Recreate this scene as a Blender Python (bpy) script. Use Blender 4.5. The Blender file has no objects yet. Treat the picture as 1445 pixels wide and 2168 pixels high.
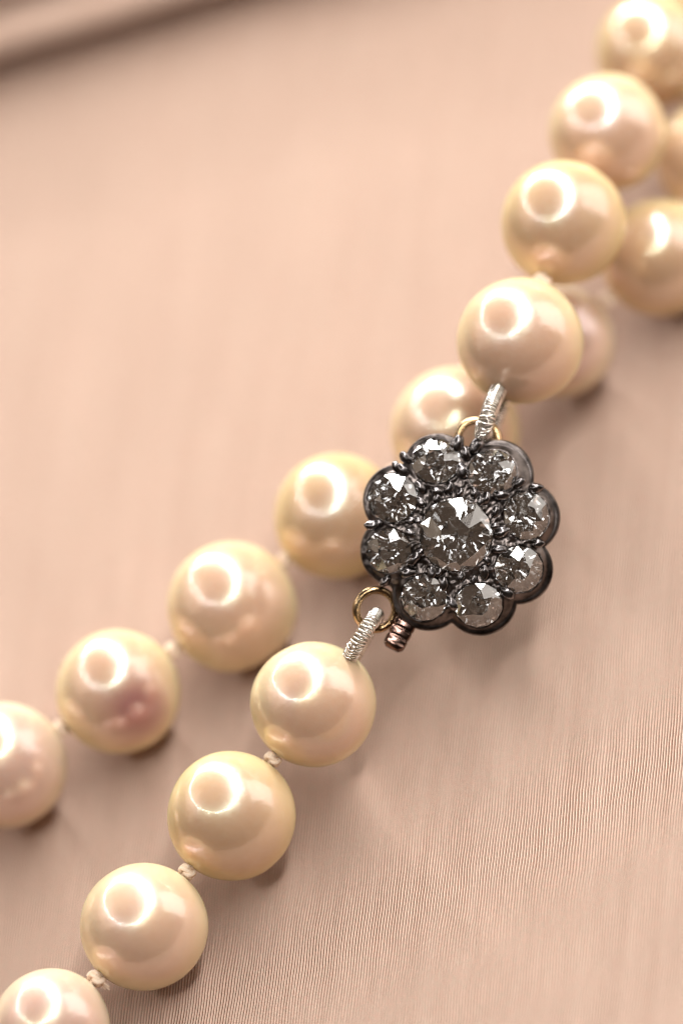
import bpy, bmesh, math, random
from mathutils import Vector, Matrix, noise

MM = 0.001
sc = bpy.context.scene
R = math.radians

# ------------------------------------------------------------------ camera
# cloth lies in the plane z = 0; the macro lens looks down at it, tilted 38 degrees and rolled
TAU = R(38.0)
FAR = (-.484, .875)                                   # picture direction in which the cloth recedes
n_c = Vector((FAR[0] * math.sin(TAU), FAR[1] * math.sin(TAU), math.cos(TAU)))
y_c = Vector((0, 1, 0)); y_c = (y_c - n_c * y_c.dot(n_c)).normalized()
x_c = y_c.cross(n_c)
RC = Matrix((x_c, y_c, n_c))                          # camera axes -> world axes
D0 = 417.0
FPX = 13400.0
CAM = RC @ Vector((0, 0, D0))
cd = bpy.data.cameras.new('camera')
cam = bpy.data.objects.new('camera', cd)
sc.collection.objects.link(cam)
cam.matrix_world = Matrix.Translation(CAM * MM) @ RC.to_4x4()
cd.sensor_fit = 'VERTICAL'
cd.lens = 100.0
cd.sensor_height = 100.0 * 2168 / FPX
cd.sensor_width = 100.0 * 1445 / FPX
cd.clip_start = 0.01
cd.clip_end = 10.0
cd.dof.use_dof = True
cd.dof.focus_distance = 0.3990
cd.dof.aperture_fstop = 4.5
cd.dof.aperture_blades = 0
sc.camera = cam

sc.view_settings.view_transform = 'Standard'
sc.view_settings.look = 'None'
sc.view_settings.exposure = 0.0
sc.view_settings.gamma = 1.0
sc.cycles.use_denoising = True
sc.cycles.filter_width = 1.15
sc.cycles.max_bounces = 16
sc.cycles.transmission_bounces = 12
sc.cycles.glossy_bounces = 8
sc.cycles.diffuse_bounces = 4
sc.cycles.sample_clamp_indirect = 8.0
sc.cycles.caustics_reflective = False
sc.cycles.blur_glossy = 0.3

# ------------------------------------------------------------------ light: a dim warm room, a ring of LEDs, a soft lamp
w = bpy.data.worlds.new('World'); sc.world = w; w.use_nodes = True
bg = w.node_tree.nodes['Background']
bg.inputs[0].default_value = (1.0, 0.66, 0.45, 1)
bg.inputs[1].default_value = 0.06


def pt(px, py, z=None, depth=None):
    """point (mm) on the ray of a photo pixel, at height z or at a distance from the lens plane"""
    d = RC @ Vector(((px - 722.5) / FPX, -(py - 1084) / FPX, -1.0))
    t = depth if depth is not None else (z - CAM.z) / d.z
    return CAM + d * t


def area(name, loc, target, size, power, col, shape='DISK', size_y=None, spread=180):
    l = bpy.data.lights.new(name, 'AREA')
    l.shape = shape; l.size = size * MM
    if size_y: l.size_y = size_y * MM
    l.energy = power; l.color = col; l.spread = R(spread)
    o = bpy.data.objects.new(name, l); sc.collection.objects.link(o)
    o.location = loc * MM
    o.rotation_euler = (target - loc).to_track_quat('-Z', 'Y').to_euler()
    return o


TARGET = pt(850, 1150, 5.0)
NLED = 64
RING_P = 0.300
for i in range(NLED):                                  # the ring as it mirrors in the pearls: about 50 degrees in half-angle
    a = 2 * math.pi * i / NLED
    nx, ny = (-36 + 47 * math.cos(a)) / 134, (55 + 47 * math.sin(a)) / 134
    nz = math.sqrt(1 - nx * nx - ny * ny)
    d = RC @ Vector((2 * nz * nx, 2 * nz * ny, 2 * nz * nz - 1))
    k = 0.19 + 1.30 * max(0, math.cos(a - R(78))) ** 2 + .95 * max(0, math.cos(a - R(2))) ** 2
    sz = 20 + 78 * max(0, math.cos(a - R(25))) ** 1.5
    area('ring_led', TARGET + d * 700.0, TARGET, sz, RING_P * k, (1.0, 0.985, 0.965))
# a big weak soft lamp standing to the right
rd = (RC @ Vector((.80, .56, .16))).normalized()
area('soft_lamp', TARGET + rd * 330 + Vector((0, 0, 35)), TARGET, 260, 0.62, (1.0, 0.93, 0.86), 'RECTANGLE', 330)

# and a weaker one at the left
ld = (RC @ Vector((-.93, .26, .26))).normalized()
area('soft_lamp', TARGET + ld * 400, TARGET, 300, 0.13, (1.0, 0.80, 0.62), 'RECTANGLE', 220)

# ------------------------------------------------------------------ helpers
def link(name, me, mats=(), parent=None, loc=None, mat=None, smooth=True, label=None):
    for m in mats: me.materials.append(m)
    if smooth: me.polygons.foreach_set('use_smooth', [True] * len(me.polygons))
    o = bpy.data.objects.new(name, me)
    sc.collection.objects.link(o)
    if parent: o.parent = parent
    if mat is not None: o.matrix_local = mat
    elif loc is not None: o.location = loc
    if label: o['label'] = label
    return o


def from_bm(name, bm):
    bmesh.ops.recalc_face_normals(bm, faces=bm.faces)
    me = bpy.data.meshes.new(name); bm.to_mesh(me); bm.free(); return me


def tube(bm, pts, rad, sides=8, closed=False, squash=1.0):
    n = len(pts); rings = []
    t0 = (pts[1] - pts[0]).normalized()
    up = Vector((0, 0, 1)) if abs(t0.z) < .9 else Vector((1, 0, 0))
    nrm = (up - t0 * up.dot(t0)).normalized()
    for i, p in enumerate(pts):
        if closed: t = (pts[(i + 1) % n] - pts[i - 1]).normalized()
        else: t = (pts[min(i + 1, n - 1)] - pts[max(i - 1, 0)]).normalized()
        nrm = (nrm - t * nrm.dot(t)).normalized()
        b = t.cross(nrm)
        r = rad(i / (n - 1)) if callable(rad) else rad
        rings.append([bm.verts.new(p + (nrm * math.cos(2 * math.pi * k / sides) * squash + b * math.sin(2 * math.pi * k / sides)) * r) for k in range(sides)])
    m = n if closed else n - 1
    for i in range(m):
        A, B = rings[i], rings[(i + 1) % n]
        if closed and i == n - 1:                      # pick the offset that lines the seam up
            off = min(range(sides), key=lambda s: (A[0].co - B[s].co).length)
            B = B[off:] + B[:off]
        for k in range(sides):
            bm.faces.new((A[k], A[(k + 1) % sides], B[(k + 1) % sides], B[k]))
    if not closed:
        bm.faces.new(rings[0][::-1]); bm.faces.new(rings[-1])


def spline(ctrl, per=12):
    c = [ctrl[0] * 2 - ctrl[1]] + list(ctrl) + [ctrl[-1] * 2 - ctrl[-2]]
    out = []
    for i in range(1, len(c) - 2):
        p0, p1, p2, p3 = c[i - 1:i + 3]
        for k in range(per):
            t = k / per
            out.append(.5 * (2 * p1 + (p2 - p0) * t + (2 * p0 - 5 * p1 + 4 * p2 - p3) * t * t + (3 * p1 - p0 - 3 * p2 + p3) * t ** 3))
    out.append(c[-2]); return out


# ------------------------------------------------------------------ materials
class NT:
    def __init__(s, name):
        s.m = bpy.data.materials.new(name); s.m.use_nodes = True
        s.t = s.m.node_tree; s.p = s.t.nodes['Principled BSDF']
    def n(s, kind, **kw):
        nd = s.t.nodes.new(kind)
        for k, v in kw.items():
            if k.startswith('i_'):
                key = k[2:]; nd.inputs[int(key) if key.isdigit() else key.replace('_', ' ')].default_value = v
            else: setattr(nd, k, v)
        return nd
    def l(s, a, b): s.t.links.new(a, b)
    def math(s, op, a, b=None, c=None):
        nd = s.t.nodes.new('ShaderNodeMath'); nd.operation = op
        for i, v in enumerate((a, b, c)):
            if v is None: continue
            if isinstance(v, (int, float)): nd.inputs[i].default_value = v
            else: s.l(v, nd.inputs[i])
        return nd.outputs[0]
    def mix(s, f, a, b, blend='MIX'):
        nd = s.t.nodes.new('ShaderNodeMix'); nd.data_type = 'RGBA'; nd.blend_type = blend
        for i, v in ((0, f), (6, a), (7, b)):
            if isinstance(v, (int, float)): nd.inputs[i].default_value = v
            elif isinstance(v, tuple): nd.inputs[i].default_value = (*v, 1) if len(v) == 3 else v
            else: s.l(v, nd.inputs[i])
        return nd.outputs[2]
    def ramp(s, f, stops):
        nd = s.t.nodes.new('ShaderNodeValToRGB'); e = nd.color_ramp.elements
        while len(e) < len(stops): e.new(.5)
        for q, (p, c) in zip(e, stops): q.position = p; q.color = (*c, 1) if len(c) == 3 else c
        s.l(f, nd.inputs[0]); return nd.outputs[0]


def pearl_material(name, body, rim, patch=None):
    g = NT(name); P = g.p
    tc = g.n('ShaderNodeTexCoord'); info = g.n('ShaderNodeObjectInfo')
    off = g.n('ShaderNodeVectorMath', operation='MULTIPLY_ADD')
    off.inputs[1].default_value = (1, 1, 1)
    g.l(tc.outputs['Object'], off.inputs[0])
    cmb = g.n('ShaderNodeCombineXYZ'); g.l(info.outputs['Random'], cmb.inputs[0]); g.l(info.outputs['Random'], cmb.inputs[2])
    g.l(cmb.outputs[0], off.inputs[2])
    big = g.n('ShaderNodeTexNoise', i_Scale=170.0, i_Detail=2.0, i_Roughness=.5); g.l(off.outputs[0], big.inputs[0])
    fine = g.n('ShaderNodeTexNoise', i_Scale=1900.0, i_Detail=3.0, i_Roughness=.6); g.l(off.outputs[0], fine.inputs[0])
    lw = g.n('ShaderNodeLayerWeight', i_Blend=.42); lw0 = g.n('ShaderNodeLayerWeight', i_Blend=.5)
    f = g.math('ADD', lw.outputs['Facing'], g.math('MULTIPLY', g.math('SUBTRACT', big.outputs[0], .5), .55))
    col = g.ramp(f, [(.10, body), (.45, tuple((a + b) / 2 for a, b in zip(body, rim))), (.8, rim)])
    col = g.mix(g.math('MULTIPLY', g.math('SUBTRACT', fine.outputs[0], .35), .25), col, (.78, .68, .56))
    col = g.mix(g.math('MULTIPLY', info.outputs['Random'], .22), col, (.78, .60, .47))
    if patch:
        pn = g.n('ShaderNodeVectorMath', operation='DISTANCE'); g.l(tc.outputs['Object'], pn.inputs[0])
        pn.inputs[1].default_value = patch[0]
        wob = g.math('ADD', g.math('DIVIDE', pn.outputs['Value'], patch[1]), g.math('MULTIPLY', g.math('SUBTRACT', big.outputs[0], .5), 1.2))
        k = g.math('SMOOTH_MIN', 1.0, g.math('MAXIMUM', g.math('SUBTRACT', 1.35, wob), 0.0), .2)
        col = g.mix(k, col, patch[2])
    g.l(col, P.inputs['Base Color'])
    g.l(g.math('MULTIPLY_ADD', big.outputs[0], .07, .02), P.inputs['Roughness'])
    P.inputs['IOR'].default_value = 1.5
    P.inputs['Specular IOR Level'].default_value = .35
    P.inputs['Subsurface Weight'].default_value = .28
    P.inputs['Subsurface Radius'].default_value = (1.0, .62, .38)
    P.inputs['Subsurface Scale'].default_value = .0012
    P.inputs['Thin Film IOR'].default_value = 1.42
    g.l(g.math('MULTIPLY_ADD', big.outputs[0], 380.0, 330.0), P.inputs['Thin Film Thickness'])
    gs = g.n('ShaderNodeBsdfGlossy', i_Roughness=.29)
    gs2 = g.n('ShaderNodeBsdfGlossy', i_Roughness=.11)
    film = g.math('MULTIPLY_ADD', g.math('SUBTRACT', big.outputs[0], .5), .7, lw0.outputs['Facing'])
    iri = g.ramp(film, [(.0, (.98, 1.0, .62)), (.05, (.70, 1.0, .78)), (.11, (.80, .97, 1.0)), (.2, (1.0, .93, 1.0)), (.31, (.86, .76, 1.0)), (.42, (1.0, .72, .84)), (.6, (1.0, .93, .66))])
    g.l(iri, gs2.inputs['Color'])
    g.l(g.mix(g.math('MULTIPLY_ADD', lw0.outputs['Facing'], -1.15, .74), col, g.mix(.2, iri, (1.0, .95, .92))), gs.inputs['Color'])
    mx = g.n('ShaderNodeMixShader', i_0=.23); mx2 = g.n('ShaderNodeMixShader', i_0=.035)
    g.l(P.outputs[0], mx.inputs[1]); g.l(gs.outputs[0], mx.inputs[2])
    g.l(mx.outputs[0], mx2.inputs[1]); g.l(gs2.outputs[0], mx2.inputs[2])
    g.l(mx2.outputs[0], g.t.nodes['Material Output'].inputs['Surface'])
    b = g.n('ShaderNodeBump', i_Strength=.38, i_Distance=.00008)
    mid = g.n('ShaderNodeTexNoise', i_Scale=420.0, i_Detail=3.0, i_Roughness=.55); g.l(off.outputs[0], mid.inputs[0])
    h = g.math('ADD', g.math('MULTIPLY', fine.outputs[0], .35), g.math('MULTIPLY', mid.outputs[0], 1.4))
    vor = g.n('ShaderNodeTexVoronoi', i_Scale=260.0); g.l(off.outputs[0], vor.inputs[0])   # a few pin pricks
    pit = g.math('MULTIPLY', g.math('LESS_THAN', vor.outputs['Distance'], .035), -1.6)
    g.l(g.math('ADD', h, pit), b.inputs['Height'])
    g.l(b.outputs[0], P.inputs['Normal']); g.l(b.outputs[0], gs.inputs['Normal']); g.l(b.outputs[0], gs2.inputs['Normal'])
    return g.m


M_cream = pearl_material('cream_nacre', (.66, .395, .255), (.88, .77, .45))
M_gold = pearl_material('golden_nacre', (.59, .355, .20), (.86, .72, .37))
M_rose = pearl_material('rose_nacre', (.65, .40, .31), (.86, .76, .53))


def metal(name, col, rough, bump=0.2, scale=900, dirt=None, metallic=1.0):
    g = NT(name); P = g.p
    tc = g.n('ShaderNodeTexCoord')
    n1 = g.n('ShaderNodeTexNoise', i_Scale=float(scale), i_Detail=4.0); g.l(tc.outputs['Object'], n1.inputs[0])
    n2 = g.n('ShaderNodeTexNoise', i_Scale=scale * 3.5, i_Detail=3.0); g.l(tc.outputs['Object'], n2.inputs[0])
    c = g.ramp(n1.outputs[0], [(.35, dirt or tuple(v * .6 for v in col)), (.62, col)])
    g.l(c, P.inputs['Base Color'])
    P.inputs['Metallic'].default_value = metallic
    g.l(g.math('MULTIPLY_ADD', n1.outputs[0], .22, rough - .08), P.inputs['Roughness'])
    b = g.n('ShaderNodeBump', i_Strength=bump, i_Distance=.00006)
    g.l(g.math('ADD', n1.outputs[0], g.math('MULTIPLY', n2.outputs[0], .5)), b.inputs['Height'])
    g.l(b.outputs[0], P.inputs['Normal'])
    return g.m


M_set = metal('blackened_silver', (.16, .135, .125), .28, .22, 1000, (.045, .038, .035))
M_bead = metal('dark_grains', (.26, .24, .24), .22, .2, 1500, (.08, .072, .07))
M_gold_ring = metal('worn_gold', (.46, .32, .18), .14, .05, 500, (.26, .17, .09))
M_tongue = metal('tarnished_rose_gold', (.26, .16, .13), .16, .2, 1100, (.07, .045, .035))
M_wire = metal('silver_wire', (.88, .85, .80), .15, .05, 2500, (.62, .58, .52))

g = NT('old_diamond')
g.t.nodes.remove(g.p)
gl = g.n('ShaderNodeBsdfGlass', i_IOR=2.417, i_Roughness=0.0); gl.inputs['Color'].default_value = (1, 1, 1, 1)
gr = g.n('ShaderNodeBsdfDiffuse'); gr.inputs['Color'].default_value = (.62, .58, .54, 1)      # a film of wear and grease on old stones
gg = g.n('ShaderNodeBsdfGlossy', i_Roughness=.22); gg.inputs['Color'].default_value = (.9, .88, .86, 1)
m1 = g.n('ShaderNodeMixShader', i_0=.5); g.l(gr.outputs[0], m1.inputs[1]); g.l(gg.outputs[0], m1.inputs[2])
m2 = g.n('ShaderNodeMixShader', i_0=.012); g.l(gl.outputs[0], m2.inputs[1]); g.l(m1.outputs[0], m2.inputs[2])
g.l(m2.outputs[0], g.t.nodes['Material Output'].inputs['Surface'])
M_dia = g.m

g = NT('silk_thread')
tc = g.n('ShaderNodeTexCoord'); nz = g.n('ShaderNodeTexNoise', i_Scale=9000.0, i_Detail=2.0); g.l(tc.outputs['Object'], nz.inputs[0])
g.l(g.ramp(nz.outputs[0], [(.3, (.92, .72, .54)), (.7, (1.0, .86, .70))]), g.p.inputs['Base Color'])
g.p.inputs['Roughness'].default_value = .8
b = g.n('ShaderNodeBump', i_Strength=.5, i_Distance=.00004); g.l(nz.outputs[0], b.inputs['Height']); g.l(b.outputs[0], g.p.inputs['Normal'])
M_thread = g.m

# ------------------------------------------------------------------ the cloth: ribbed silk with a fold behind
ra = pt(810, 1945, 0); rb = pt(845, 1650, 0)
rib = (rb - ra).normalized(); across = Vector((-rib.y, rib.x, 0))
g = NT('ribbed_silk'); P = g.p
tc = g.n('ShaderNodeTexCoord')
uvn = g.n('ShaderNodeSeparateXYZ'); g.l(tc.outputs['UV'], uvn.inputs[0])       # UV holds the cloth's own millimetres
X, Y = uvn.outputs[0], uvn.outputs[1]
u = g.math('ADD', g.math('MULTIPLY', X, across.x), g.math('MULTIPLY', Y, across.y))
v = g.math('ADD', g.math('MULTIPLY', X, rib.x), g.math('MULTIPLY', Y, rib.y))
cv = g.n('ShaderNodeCombineXYZ'); g.l(u, cv.inputs[0]); g.l(v, cv.inputs[1])
wob = g.n('ShaderNodeTexNoise', i_Scale=.12, i_Detail=2.0); g.l(cv.outputs[0], wob.inputs[0])
sc1 = g.n('ShaderNodeVectorMath', operation='MULTIPLY'); sc1.inputs[1].default_value = (2.0, .5, 1); g.l(cv.outputs[0], sc1.inputs[0])
slub = g.n('ShaderNodeTexNoise', i_Scale=1.0, i_Detail=2.0); g.l(sc1.outputs[0], slub.inputs[0])
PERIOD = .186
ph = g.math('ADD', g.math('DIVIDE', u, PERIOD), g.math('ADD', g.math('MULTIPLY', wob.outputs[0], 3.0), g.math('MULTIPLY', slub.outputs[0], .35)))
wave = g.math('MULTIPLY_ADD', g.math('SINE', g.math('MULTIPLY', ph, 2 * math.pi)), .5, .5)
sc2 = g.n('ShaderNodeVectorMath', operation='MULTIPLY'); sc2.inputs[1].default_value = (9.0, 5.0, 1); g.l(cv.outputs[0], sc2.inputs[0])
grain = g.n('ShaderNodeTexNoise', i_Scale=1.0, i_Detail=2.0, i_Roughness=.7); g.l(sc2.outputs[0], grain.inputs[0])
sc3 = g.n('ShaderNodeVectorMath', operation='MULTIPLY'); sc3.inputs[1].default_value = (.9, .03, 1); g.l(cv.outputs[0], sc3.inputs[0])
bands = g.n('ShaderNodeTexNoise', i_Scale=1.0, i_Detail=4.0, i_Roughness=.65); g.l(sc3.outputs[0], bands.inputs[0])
base = g.mix(wave, (.24, .108, .062), (.97, .705, .565))  # darker weft colour in the grooves, deepened to paint in shade between ribs
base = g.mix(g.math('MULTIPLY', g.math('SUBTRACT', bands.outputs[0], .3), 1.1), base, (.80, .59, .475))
sepc = g.n('ShaderNodeSeparateColor'); g.l(grain.outputs['Color'], sepc.inputs[0])
fleck = g.ramp(sepc.outputs[1], [(.35, (.62, .60, .44)), (.5, (.72, .52, .43)), (.65, (.92, .54, .40))])
base = g.mix(.22, base, fleck)
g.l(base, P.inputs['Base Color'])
P.inputs['Roughness'].default_value = .48
P.inputs['Specular IOR Level'].default_value = .16
P.inputs['Specular Tint'].default_value = (1.0, .80, .70, 1)
hh = g.math('ADD', wave, g.math('MULTIPLY', grain.outputs[0], .45))
b = g.n('ShaderNodeBump', i_Strength=1.0, i_Distance=.00012); g.l(hh, b.inputs['Height']); g.l(b.outputs[0], P.inputs['Normal'])
M_cloth = g.m

es = Vector((-CAM.x, -CAM.y, 0)).normalized()          # away from the lens, on the cloth
et = Vector((-es.y, es.x, 0)) * -1
fa, fb = pt(0, 148, 0), pt(560, -8, 0)
fd = (fb - fa); fd.z = 0; fd.normalize()               # direction of the fold
fn = Vector((-fd.y, fd.x, 0));
if fn.dot(es) < 0: fn = -fn
s_fold = fa.dot(fn) + 0.4
# profile in (s, z) mm, s counted from the fold's near foot
prof = []
s = -150.0
while s < -6: prof.append((s, 0)); s += 1.5 if s > -70 else 5
ctrl = [(-6, 0), (-2.5, .02), (.3, 0), (1.6, .03), (2.3, .35), (1.5, 1.2), (.3, 2.4), (-.7, 3.7), (-.8, 4.5), (.0, 5.3), (1.5, 5.6), (2.9, 4.9), (3.7, 4.5), (4.0, 5.1), (3.3, 6.4),
        (3.0, 7.7), (4.2, 8.8), (7.0, 9.2), (10.0, 7.5), (13.0, 5.0), (16, 3.0), (20, 1.6), (26, .7), (34, .3)]
prof += [(p.x, p.y * .60) for p in spline([Vector((a, b, 0)) for a, b in ctrl], 8)]
s = 38.0
while s < 150: prof.append((s, 0.2)); s += 6
T = [-140 + i * 1.4 for i in range(201)]
# arc length for the cloth's own coordinates
arc = [prof[0][0]]
for i in range(1, len(prof)): arc.append(arc[-1] + math.dist(prof[i], prof[i - 1]))
i0 = min(range(len(prof)), key=lambda i: abs(prof[i][0] + 6)); arc = [a - arc[i0] - 6 for a in arc]
vs, fs, uv = [], [], []
for i, (ps, pz) in enumerate(prof):
    amp = max(0, 1 - abs(ps - 5) / 30)
    for t in T:
        wv = noise.noise(Vector((t * .035, 3.3, ps * .01)))
        ss = ps + amp * (1.3 * wv + .5 * noise.noise(Vector((t * .12, 7, 0))))
        zz = pz * (1 + .22 * noise.noise(Vector((t * .05, 9, ps * .02))))
        q = fd * (t + fa.dot(fd)) + fn * (s_fold + ss)
        und = .55 * noise.noise(Vector((q.x * .035, q.y * .022, 1.7))) + .16 * noise.noise(Vector((q.x * .09, q.y * .05, 4.1)))
        zz += (und - .45) * (1 if pz < 1 else .4)
        vs.append((q.x * MM, q.y * MM, zz * MM))
        q2 = fd * (t + fa.dot(fd)) + fn * (s_fold + arc[i]); uv.append((q2.x, q2.y))
nT = len(T)
for i in range(len(prof) - 1):
    for j in range(nT - 1):
        a = i * nT + j; fs.append((a, a + 1, a + nT + 1, a + nT))
me = bpy.data.meshes.new('silk_cloth'); me.from_pydata(vs, [], fs); me.update()
ul = me.uv_layers.new(name='cloth_mm')
li = [0] * len(me.loops); me.loops.foreach_get('vertex_index', li)
ul.data.foreach_set('uv', [c for k in li for c in uv[k]])
if me.polygons[0].normal.z < 0: me.flip_normals()
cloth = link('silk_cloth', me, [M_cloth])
cloth['kind'] = 'structure'
cloth['label'] = 'pinkish beige ribbed silk cloth with a raised fold at its far corner'

# ------------------------------------------------------------------ the necklace
base_pt = pt(663, 1491, 0)
neck = bpy.data.objects.new('pearl_necklace', None); sc.collection.objects.link(neck)
neck.location = base_pt * MM; neck.empty_display_size = .01
neck['label'] = 'cream pearl necklace doubled back on pink silk, joined by a diamond flower clasp'
neck['category'] = 'necklace'
OFF = base_pt


def pearl(c, dia, seed, m, baroque=.006, label=None):
    rnd = random.Random(seed)
    bm = bmesh.new()
    bmesh.ops.create_icosphere(bm, subdivisions=5, radius=1.0)
    sx, sy, sz = (1 + rnd.uniform(-1, 1) * baroque for _ in range(3))
    for vv in bm.verts:
        d = vv.co.normalized()
        q = d * 1.1 + Vector((seed * 3.1, 0, 0)); q2 = d * 3.0 + Vector((0, seed * 1.7, 0))
        r = 1 + baroque * 1.9 * noise.noise(q) + baroque * .35 * noise.noise(q2)
        vv.co = Vector((d.x * sx, d.y * sy, d.z * sz)) * r * dia / 2 * MM
    me = from_bm('pearl', bm)
    return link('pearl', me, [m], neck, (c - OFF) * MM, label=label)


strand_front = [(110, 2175, 4.0, 250, M_rose, .006, None), (305, 1962, 4.1, 269, M_cream, .006, None),
                (490, 1727, 4.8, 275, M_gold, .006, None), (663, 1491, 6.2, 268, M_cream, .006, None)]
strand_top = [(1100, 722, 11.9, 268, M_cream, .008, 'cream pearl with fine surface scratches above the clasp'),
              (1192, 472, 12.0, 264, M_gold, .006, None), (1285, 280, 9.8, 250, M_cream, .006, None),
              (1380, 110, 6.5, 240, M_gold, .006, None), (1450, -50, 4.2, 235, M_cream, .006, None)]
strand_back = [(-210, 1800, 4.1, 268, M_cream, .006, None), (10, 1620, 4.1, 268, M_rose, .006, None),
               (250, 1465, 4.0, 264, M_cream, .007, 'cream pearl with a rosy mauve patch'), (490, 1284, 4.1, 275, M_cream, .011, 'slightly dented cream pearl'),
               (712, 1093, 4.1, 268, M_gold, .006, None), (963, 912, 4.1, 272, M_cream, .006, None),
               (1178, 722, 3.8, 242, M_rose, .006, None), (1395, 545, 3.9, 248, M_gold, .006, None),
               (1505, 335, 4.0, 240, M_gold, .006, None), (1545, 160, 4.0, 238, M_cream, .006, None)]
M_patch = pearl_material('rose_patched_nacre', (.66, .395, .255), (.88, .77, .45),
                         (RC @ Vector((1.2, -1.1, 3.6)) * MM, .0022, (.36, .13, .13)))


def knot(pa, ra_, pb, rb_, seed, tails=False):
    rnd = random.Random(seed)
    ax = (pb - pa).normalized()
    a = pa + ax * (ra_ * .93); b_ = pb - ax * (rb_ * .93)
    mid = (pa + ax * ra_ + pb - ax * rb_) / 2
    gap = max(.35, (pb - pa).length - ra_ - rb_)
    bm = bmesh.new()
    tube(bm, [a * MM, ((a + mid) / 2) * MM, mid * MM, ((b_ + mid) / 2) * MM, b_ * MM], .2 * MM, 8)
    up = ax.orthogonal().normalized(); sd = ax.cross(up)
    sc_ = .25 + .04 * rnd.random()
    pts = []
    for i in range(56):
        t = 2 * math.pi * i / 56
        x = math.sin(t) + 2 * math.sin(2 * t); y = math.cos(t) - 2 * math.cos(2 * t); z = -math.sin(3 * t)
        pts.append((mid + (up * x + sd * y * .9) * sc_ * .62 + ax * z * min(.24, gap * .3)) * MM)
    tube(bm, pts, .17 * MM, 7, closed=True)
    pts2 = [(mid + (up * math.cos(t) + sd * math.sin(t)) * .40 + ax * (t / 12.6 - .5) * min(.5, gap * .6)) * MM for t in [k * .45 for k in range(28)]]
    tube(bm, pts2, .16 * MM, 7)
    if tails:
        for k in range(5):
            d = (RC @ Vector((.6 + .3 * rnd.random(), -.8 + .5 * rnd.random(), .2 * rnd.random()))).normalized()
            ps = spline([mid, mid + d * .45 + up * rnd.uniform(-.2, .2), mid + d * rnd.uniform(.8, 1.15) + up * rnd.uniform(-.3, .3)], 5)
            tube(bm, [p * MM for p in ps], .07 * MM, 6)
    for vv in bm.verts: vv.co -= OFF * MM
    return link('knot', from_bm('knot', bm), [M_thread], neck)


sd = 1
P_of = {}
for strand in (strand_front, strand_top, strand_back):
    prev = None
    for px, py, z, d, m, bq, lab in strand:
        bq = bq * 1.5
        c = pt(px, py, z)
        dist = (c - CAM).dot(-(RC @ Vector((0, 0, 1))))
        dia = d * dist / FPX
        if lab and 'patch' in lab: m = M_patch
        pearl(c, dia, sd, m, bq, lab)
        P_of[(px, py)] = (c, dia / 2)
        if prev: knot(prev[0], prev[1], c, dia / 2, sd, tails=(px == 305))
        prev = (c, dia / 2); sd += 1

# ------------------------------------------------------------------ clasp (local frame: x, y in its face, z out; mm)
CC = pt(970, 1130, depth=400.6)
nl = (Vector((0, 0, 1)) * .985 + n_c * .10).normalized()
nw = (RC @ nl).normalized()
xw = RC @ Vector((1, 0, 0)); xw = (xw - nw * xw.dot(nw)).normalized(); yw = nw.cross(xw)
CM = Matrix((xw, yw, nw)).transposed().to_4x4(); CM.translation = (CC - OFF) * MM
CMi = CM.inverted()
S = 400.6 / FPX
def loc2(px, py): return Vector(((px - 970) * S, -(py - 1130) * S))
def toloc(p): return (CMi @ ((p - OFF) * MM)) / MM     # world mm -> clasp mm

stones = [(922, 976, 52, 50), (1042, 1000, 52, 49), (831, 1055, 54, 53), (1113, 1093, 49, 52), (822, 1166, 49, 48),
          (1097, 1206, 52, 50), (897, 1266, 49, 50), (1012, 1281, 51, 48)]
center = (964, 1133, 78, 80)
lobes = [(925, 985, 69), (1056, 1001, 71), (839, 1055, 71), (1115, 1093, 70), (832, 1166, 70), (1100, 1207, 69), (904, 1262, 72), (1018, 1273, 72)]
LB = [(loc2(a, b) * .955, (r + 6.5) * S) for a, b, r in lobes]
def rout(th):
    d = Vector((math.cos(th), math.sin(th))); best = 5.45
    for c, r in LB:
        bq = d.dot(c); disc = bq * bq - (c.length_squared - r * r)
        if disc > 0: best = max(best, bq + math.sqrt(disc))
    return best
ST = [(loc2(a, b), rx * S, ry * S) for a, b, rx, ry in stones] + [(loc2(center[0], center[1]), center[2] * S, center[3] * S)]

NA, NR = 300, 70
bm = bmesh.new(); rows = []
def dome(r): return .55 - .018 * r * r
def surf(x, y, fr):
    z = dome(math.hypot(x, y)) - .38 * (max(0, fr - .80) / .20) ** 2
    p = Vector((x, y))
    crust = noise.noise(Vector((x * 1.8, y * 1.8, 5))) * .10 + noise.noise(Vector((x * 4.5, y * 4.5, 9))) * .08
    z += crust * min(1, (1 - fr) * 7) - .02
    for k, (c, rx, ry) in enumerate(ST):
        q = p - c; e = math.hypot(q.x / rx, q.y / ry)
        if e < .97: z = min(z, dome(c.length) - .25 - 1.25 * (1 - e ** 1.5) * min(rx, 1.8))
        elif e < 1.20:
            lip = 1 - abs(e - 1.04) / .16 if e > 1.04 else 1
            z += .17 * lip * (.6 + .5 * noise.noise(Vector((x * 3, y * 3, 2))))
    return z
for ir in range(1, NR + 1):
    fr = ir / NR; row = []
    for ia in range(NA):
        th = 2 * math.pi * ia / NA; ro = rout(th) * .955 * fr
        x, y = ro * math.cos(th), ro * math.sin(th)
        row.append(bm.verts.new(Vector((x, y, surf(x, y, fr))) * MM))
    rows.append(row)
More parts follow.
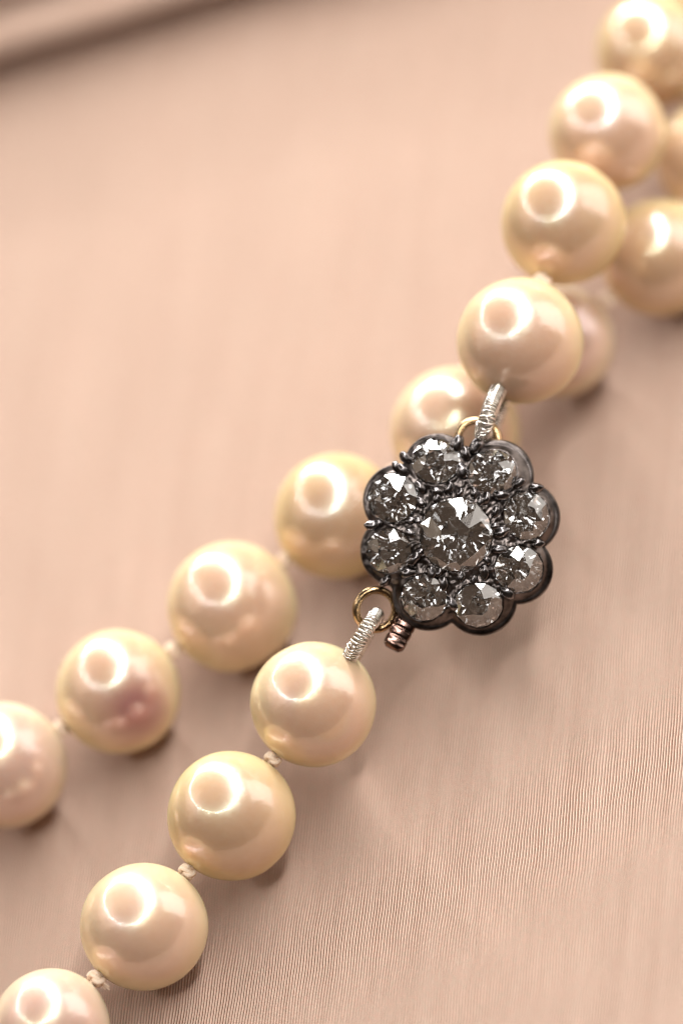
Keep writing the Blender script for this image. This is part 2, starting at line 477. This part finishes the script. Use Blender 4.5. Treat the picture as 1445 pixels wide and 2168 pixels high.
for f_, z_, pull in [(.985, -.10, 0), (1.0, -.38, 0), (1.003, -.8, 0), (.99, -1.3, .1), (.96, -1.8, .3), (.90, -2.3, .6), (.78, -2.7, .8), (.55, -2.85, 1), (.3, -2.9, 1), (.05, -2.9, 1)]:
    row = []
    for ia in range(NA):
        th = 2 * math.pi * ia / NA; ro = rout(th); ro = ro * (1 - pull) + 5.75 * pull; ro *= f_
        e = rout(th) * .955
        z0 = surf(e * math.cos(th), e * math.sin(th), 1.0) if z_ > -.5 else 0
        row.append(bm.verts.new(Vector((ro * math.cos(th), ro * math.sin(th), z_ + z0 * .6)) * MM))
    rows.append(row)
cv_ = bm.verts.new(Vector((0, 0, surf(0, 0, 0))) * MM)
for a in range(NA): bm.faces.new((cv_, rows[0][a], rows[0][(a + 1) % NA]))
for i in range(len(rows) - 1):
    for a in range(NA): bm.faces.new((rows[i][a], rows[i + 1][a], rows[i + 1][(a + 1) % NA], rows[i][(a + 1) % NA]))
bm.faces.new(rows[-1][::-1])
clasp = link('clasp', from_bm('clasp', bm), [M_set], neck, mat=CM, label='blackened silver flower clasp set with nine old cut diamonds')


def diamond(c, rx, ry, seed, lab=None):
    rnd = random.Random(seed); bm = bmesh.new(); V = []
    ph0 = rnd.random() * .8
    j = lambda s: rnd.uniform(-s, s)
    def ringv(n, r, z, off, jr, jz):
        for i in range(n):
            a = 2 * math.pi * (i + off) / n + ph0 + j(.06)
            rr = r * (1 + j(jr)); V.append(Vector((rr * math.cos(a), rr * math.sin(a), z + j(jz))))
    tz = .44
    for i in range(8):
        a = 2 * math.pi * i / 8 + ph0 + j(.05); V.append(Vector((.40 * math.cos(a), .40 * math.sin(a), tz)))
    ringv(8, .72, .26, .5, .05, .03)
    ringv(13, 1.0, .03, 0, .012, .01)
    ringv(13, 1.0, -.04, 0, .012, .01)
    if rx > 2: ringv(16, .80, .20, .2, .05, .03); ringv(12, .78, -.25, .1, .05, .03)
    ringv(8, .55, -.42, .5, .05, .02)
    ringv(5, .08, -.80, 0, .1, 0)
    vs_ = [bm.verts.new(Vector((q.x * rx, q.y * ry, q.z * min(rx, ry))) * MM) for q in V]
    ret = bmesh.ops.convex_hull(bm, input=vs_)
    bmesh.ops.delete(bm, geom=[x for x in bm.verts if not x.link_faces], context='VERTS')
    bmesh.ops.dissolve_limit(bm, angle_limit=R(1.0), verts=bm.verts, edges=bm.edges)
    rad = c.length
    tilt = Matrix.Rotation(.045 * rad + j(.05), 4, Vector((-c.y, c.x, 0)) if rad > .1 else Vector((1, 0, 0)))
    m = Matrix.Translation(Vector((c.x, c.y, dome(rad) + .02)) * MM) @ tilt @ Matrix.Rotation(j(.05), 4, 'X')
    return link('diamond', from_bm('diamond', bm), [M_dia], clasp, mat=m, smooth=False, label=lab)


for k, (c, rx, ry) in enumerate(ST):
    diamond(c, rx * 1.0, ry * 1.0, 40 + k, 'large round old cut diamond at the centre' if k == 8 else None)

beads = [(985, 959, 12), (978, 999, 13), (950, 1034, 12), (924, 1042, 12), (891, 1064, 11), (889, 1033, 11), (853, 995, 11), (858, 968, 11), (869, 1102, 10),
         (1028, 1056, 12), (1059, 1050, 12), (1098, 1024, 11), (1061, 1128, 13), (1137, 1151, 11), (1056, 1164, 12), (877, 1184, 12), (815, 1230, 11), (864, 1214, 12),
         (914, 1212, 11), (938, 1234, 12), (957, 1278, 12), (1025, 1212, 12), (1073, 1255, 12), (1003, 1229, 10), (968, 940, 14), (1007, 945, 14), (1133, 1034, 13),
         (838, 988, 10), (786, 1112, 11), (800, 1108, 8), (1003, 1045, 9), (1048, 1085, 10), (868, 1130, 9), (1074, 1176, 9)]
beads += [(964 + 84 * math.cos(R(a)), 1133 - 88 * math.sin(R(a)), 9) for a in (12, 52, 84, 118, 160, 205, 245, 278, 322)]
for k, (px, py, r) in enumerate(beads):
    rnd = random.Random(k + 5); c = loc2(px, py); rr = r * S * rnd.uniform(1.0, 1.25)
    bm = bmesh.new(); bmesh.ops.create_icosphere(bm, subdivisions=3, radius=1)
    for vv in bm.verts:
        d = vv.co.copy(); n_ = noise.noise(d * 1.4 + Vector((k * 2.3, 0, 0)))
        vv.co = Vector((d.x * rr * 1.3, d.y * rr * .85, d.z * rr * .75)) * (1 + .2 * n_) * MM
    m = Matrix.Translation(Vector((c.x, c.y, dome(c.length) + .02)) * MM) @ Matrix.Rotation(math.atan2(c.y, c.x) + rnd.uniform(-.7, .7), 4, 'Z')
    link('grain_bead', from_bm('grain_bead', bm), [M_bead], clasp, mat=m)


def ring(px, py, r, tr, depth, tilt, lab):
    c = toloc(pt(px, py, depth=depth)); bm = bmesh.new()
    m = Matrix.Rotation(tilt[0], 3, 'X') @ Matrix.Rotation(tilt[1], 3, 'Y')
    pts = [(c + m @ Vector((r * math.cos(a), r * math.sin(a), 0))) * MM for a in [2 * math.pi * i / 56 for i in range(56)]]
    tube(bm, pts, tr * MM, 14, closed=True)
    return link('ring', from_bm('ring', bm), [M_gold_ring], clasp, label=lab)


ring(1011, 931, 43 * S, 9 * S, 402.2, (R(-12), R(6)), 'small gold ring at the upper edge of the clasp')
ring(795, 1291, 42 * S, 9 * S, 401.4, (R(10), R(12)), 'small gold ring at the lower left edge of the clasp')

# snap tongue: a ridged bar
a0 = toloc(pt(884, 1270, depth=401.7)); a1 = toloc(pt(829, 1374, depth=400.9))
axis = (a1 - a0).normalized(); side = axis.cross(Vector((0, 0, 1))).normalized(); out = side.cross(axis)
if out.z < 0: out = -out
bm = bmesh.new(); L = (a1 - a0).length; prev = None
NS = 44
for i in range(NS + 1):
    t = i / NS; s_ = t * L
    endr = 1 - max(0, (t - .90) / .10) ** 2 * .35
    notch = 0
    for q in (.44, .60, .76): notch = max(notch, max(0, 1 - abs(t - q) / .035))
    hw = .71 * endr - .05 * notch; hh_ = (.36 - .15 * notch) * endr + .10 * math.exp(-((t - .93) / .04) ** 2)
    c = a0 + axis * s_
    sec = []
    for k in range(16):
        a = 2 * math.pi * k / 16
        cx, cy = math.cos(a), math.sin(a)
        cx = math.copysign(abs(cx) ** .45, cx); cy = math.copysign(abs(cy) ** .45, cy)
        sec.append(bm.verts.new((c + side * cx * hw + out * cy * hh_) * MM))
    if prev:
        for k in range(16): bm.faces.new((prev[k], prev[(k + 1) % 16], sec[(k + 1) % 16], sec[k]))
    else: bm.faces.new(sec)
    prev = sec
bm.faces.new(prev[::-1])
link('snap_tongue', from_bm('snap_tongue', bm), [M_tongue], clasp, label='dark ridged snap tongue sticking out of the clasp')


def gimp(ctrl, rad, wire, pitch, seed):
    """fine coiled wire sleeve along a path (world mm)"""
    path = spline([pt(x, y, depth=d) for x, y, d in ctrl], 14)
    L = [0]
    for i in range(1, len(path)): L.append(L[-1] + (path[i] - path[i - 1]).length)
    tot = L[-1]; turns = tot / pitch; N = int(turns * 22)
    pts = []; j = 0; t0 = (path[1] - path[0]).normalized(); nr = t0.orthogonal().normalized()
    for i in range(N):
        s_ = tot * i / N
        while j < len(L) - 2 and L[j + 1] < s_: j += 1
        f = (s_ - L[j]) / (L[j + 1] - L[j]); c = path[j].lerp(path[j + 1], f)
        t = (path[min(j + 2, len(path) - 1)] - path[max(j - 1, 0)]).normalized()
        nr = (nr - t * nr.dot(t)).normalized(); b_ = t.cross(nr)
        a = 2 * math.pi * s_ / pitch
        r = rad * (1 + .09 * noise.noise(Vector((s_ * 3.0, seed, 0))))
        c = c + t * .03 * noise.noise(Vector((s_ * 6, seed, 4)))
        pts.append((c + (nr * math.cos(a) + b_ * math.sin(a)) * r - OFF) * MM)
    bm = bmesh.new(); tube(bm, pts, wire * MM, 7)
    return link('wire_coil', from_bm('wire_coil', bm), [M_wire], neck)


gimp([(1056, 822, 403.2), (1043, 850, 401.2), (1032, 880, 399.9), (1023, 905, 400.2), (1022, 921, 401.7), (1036, 912, 403.4), (1056, 868, 404.2), (1068, 830, 404.3)], .47, .082, .245, 3)
gimp([(737, 1396, 400.6), (752, 1368, 399.3), (772, 1335, 399.0), (789, 1313, 399.7), (796, 1303, 401.2), (788, 1322, 402.4), (768, 1356, 402.6), (748, 1388, 402.0)], .44, .08, .235, 8)
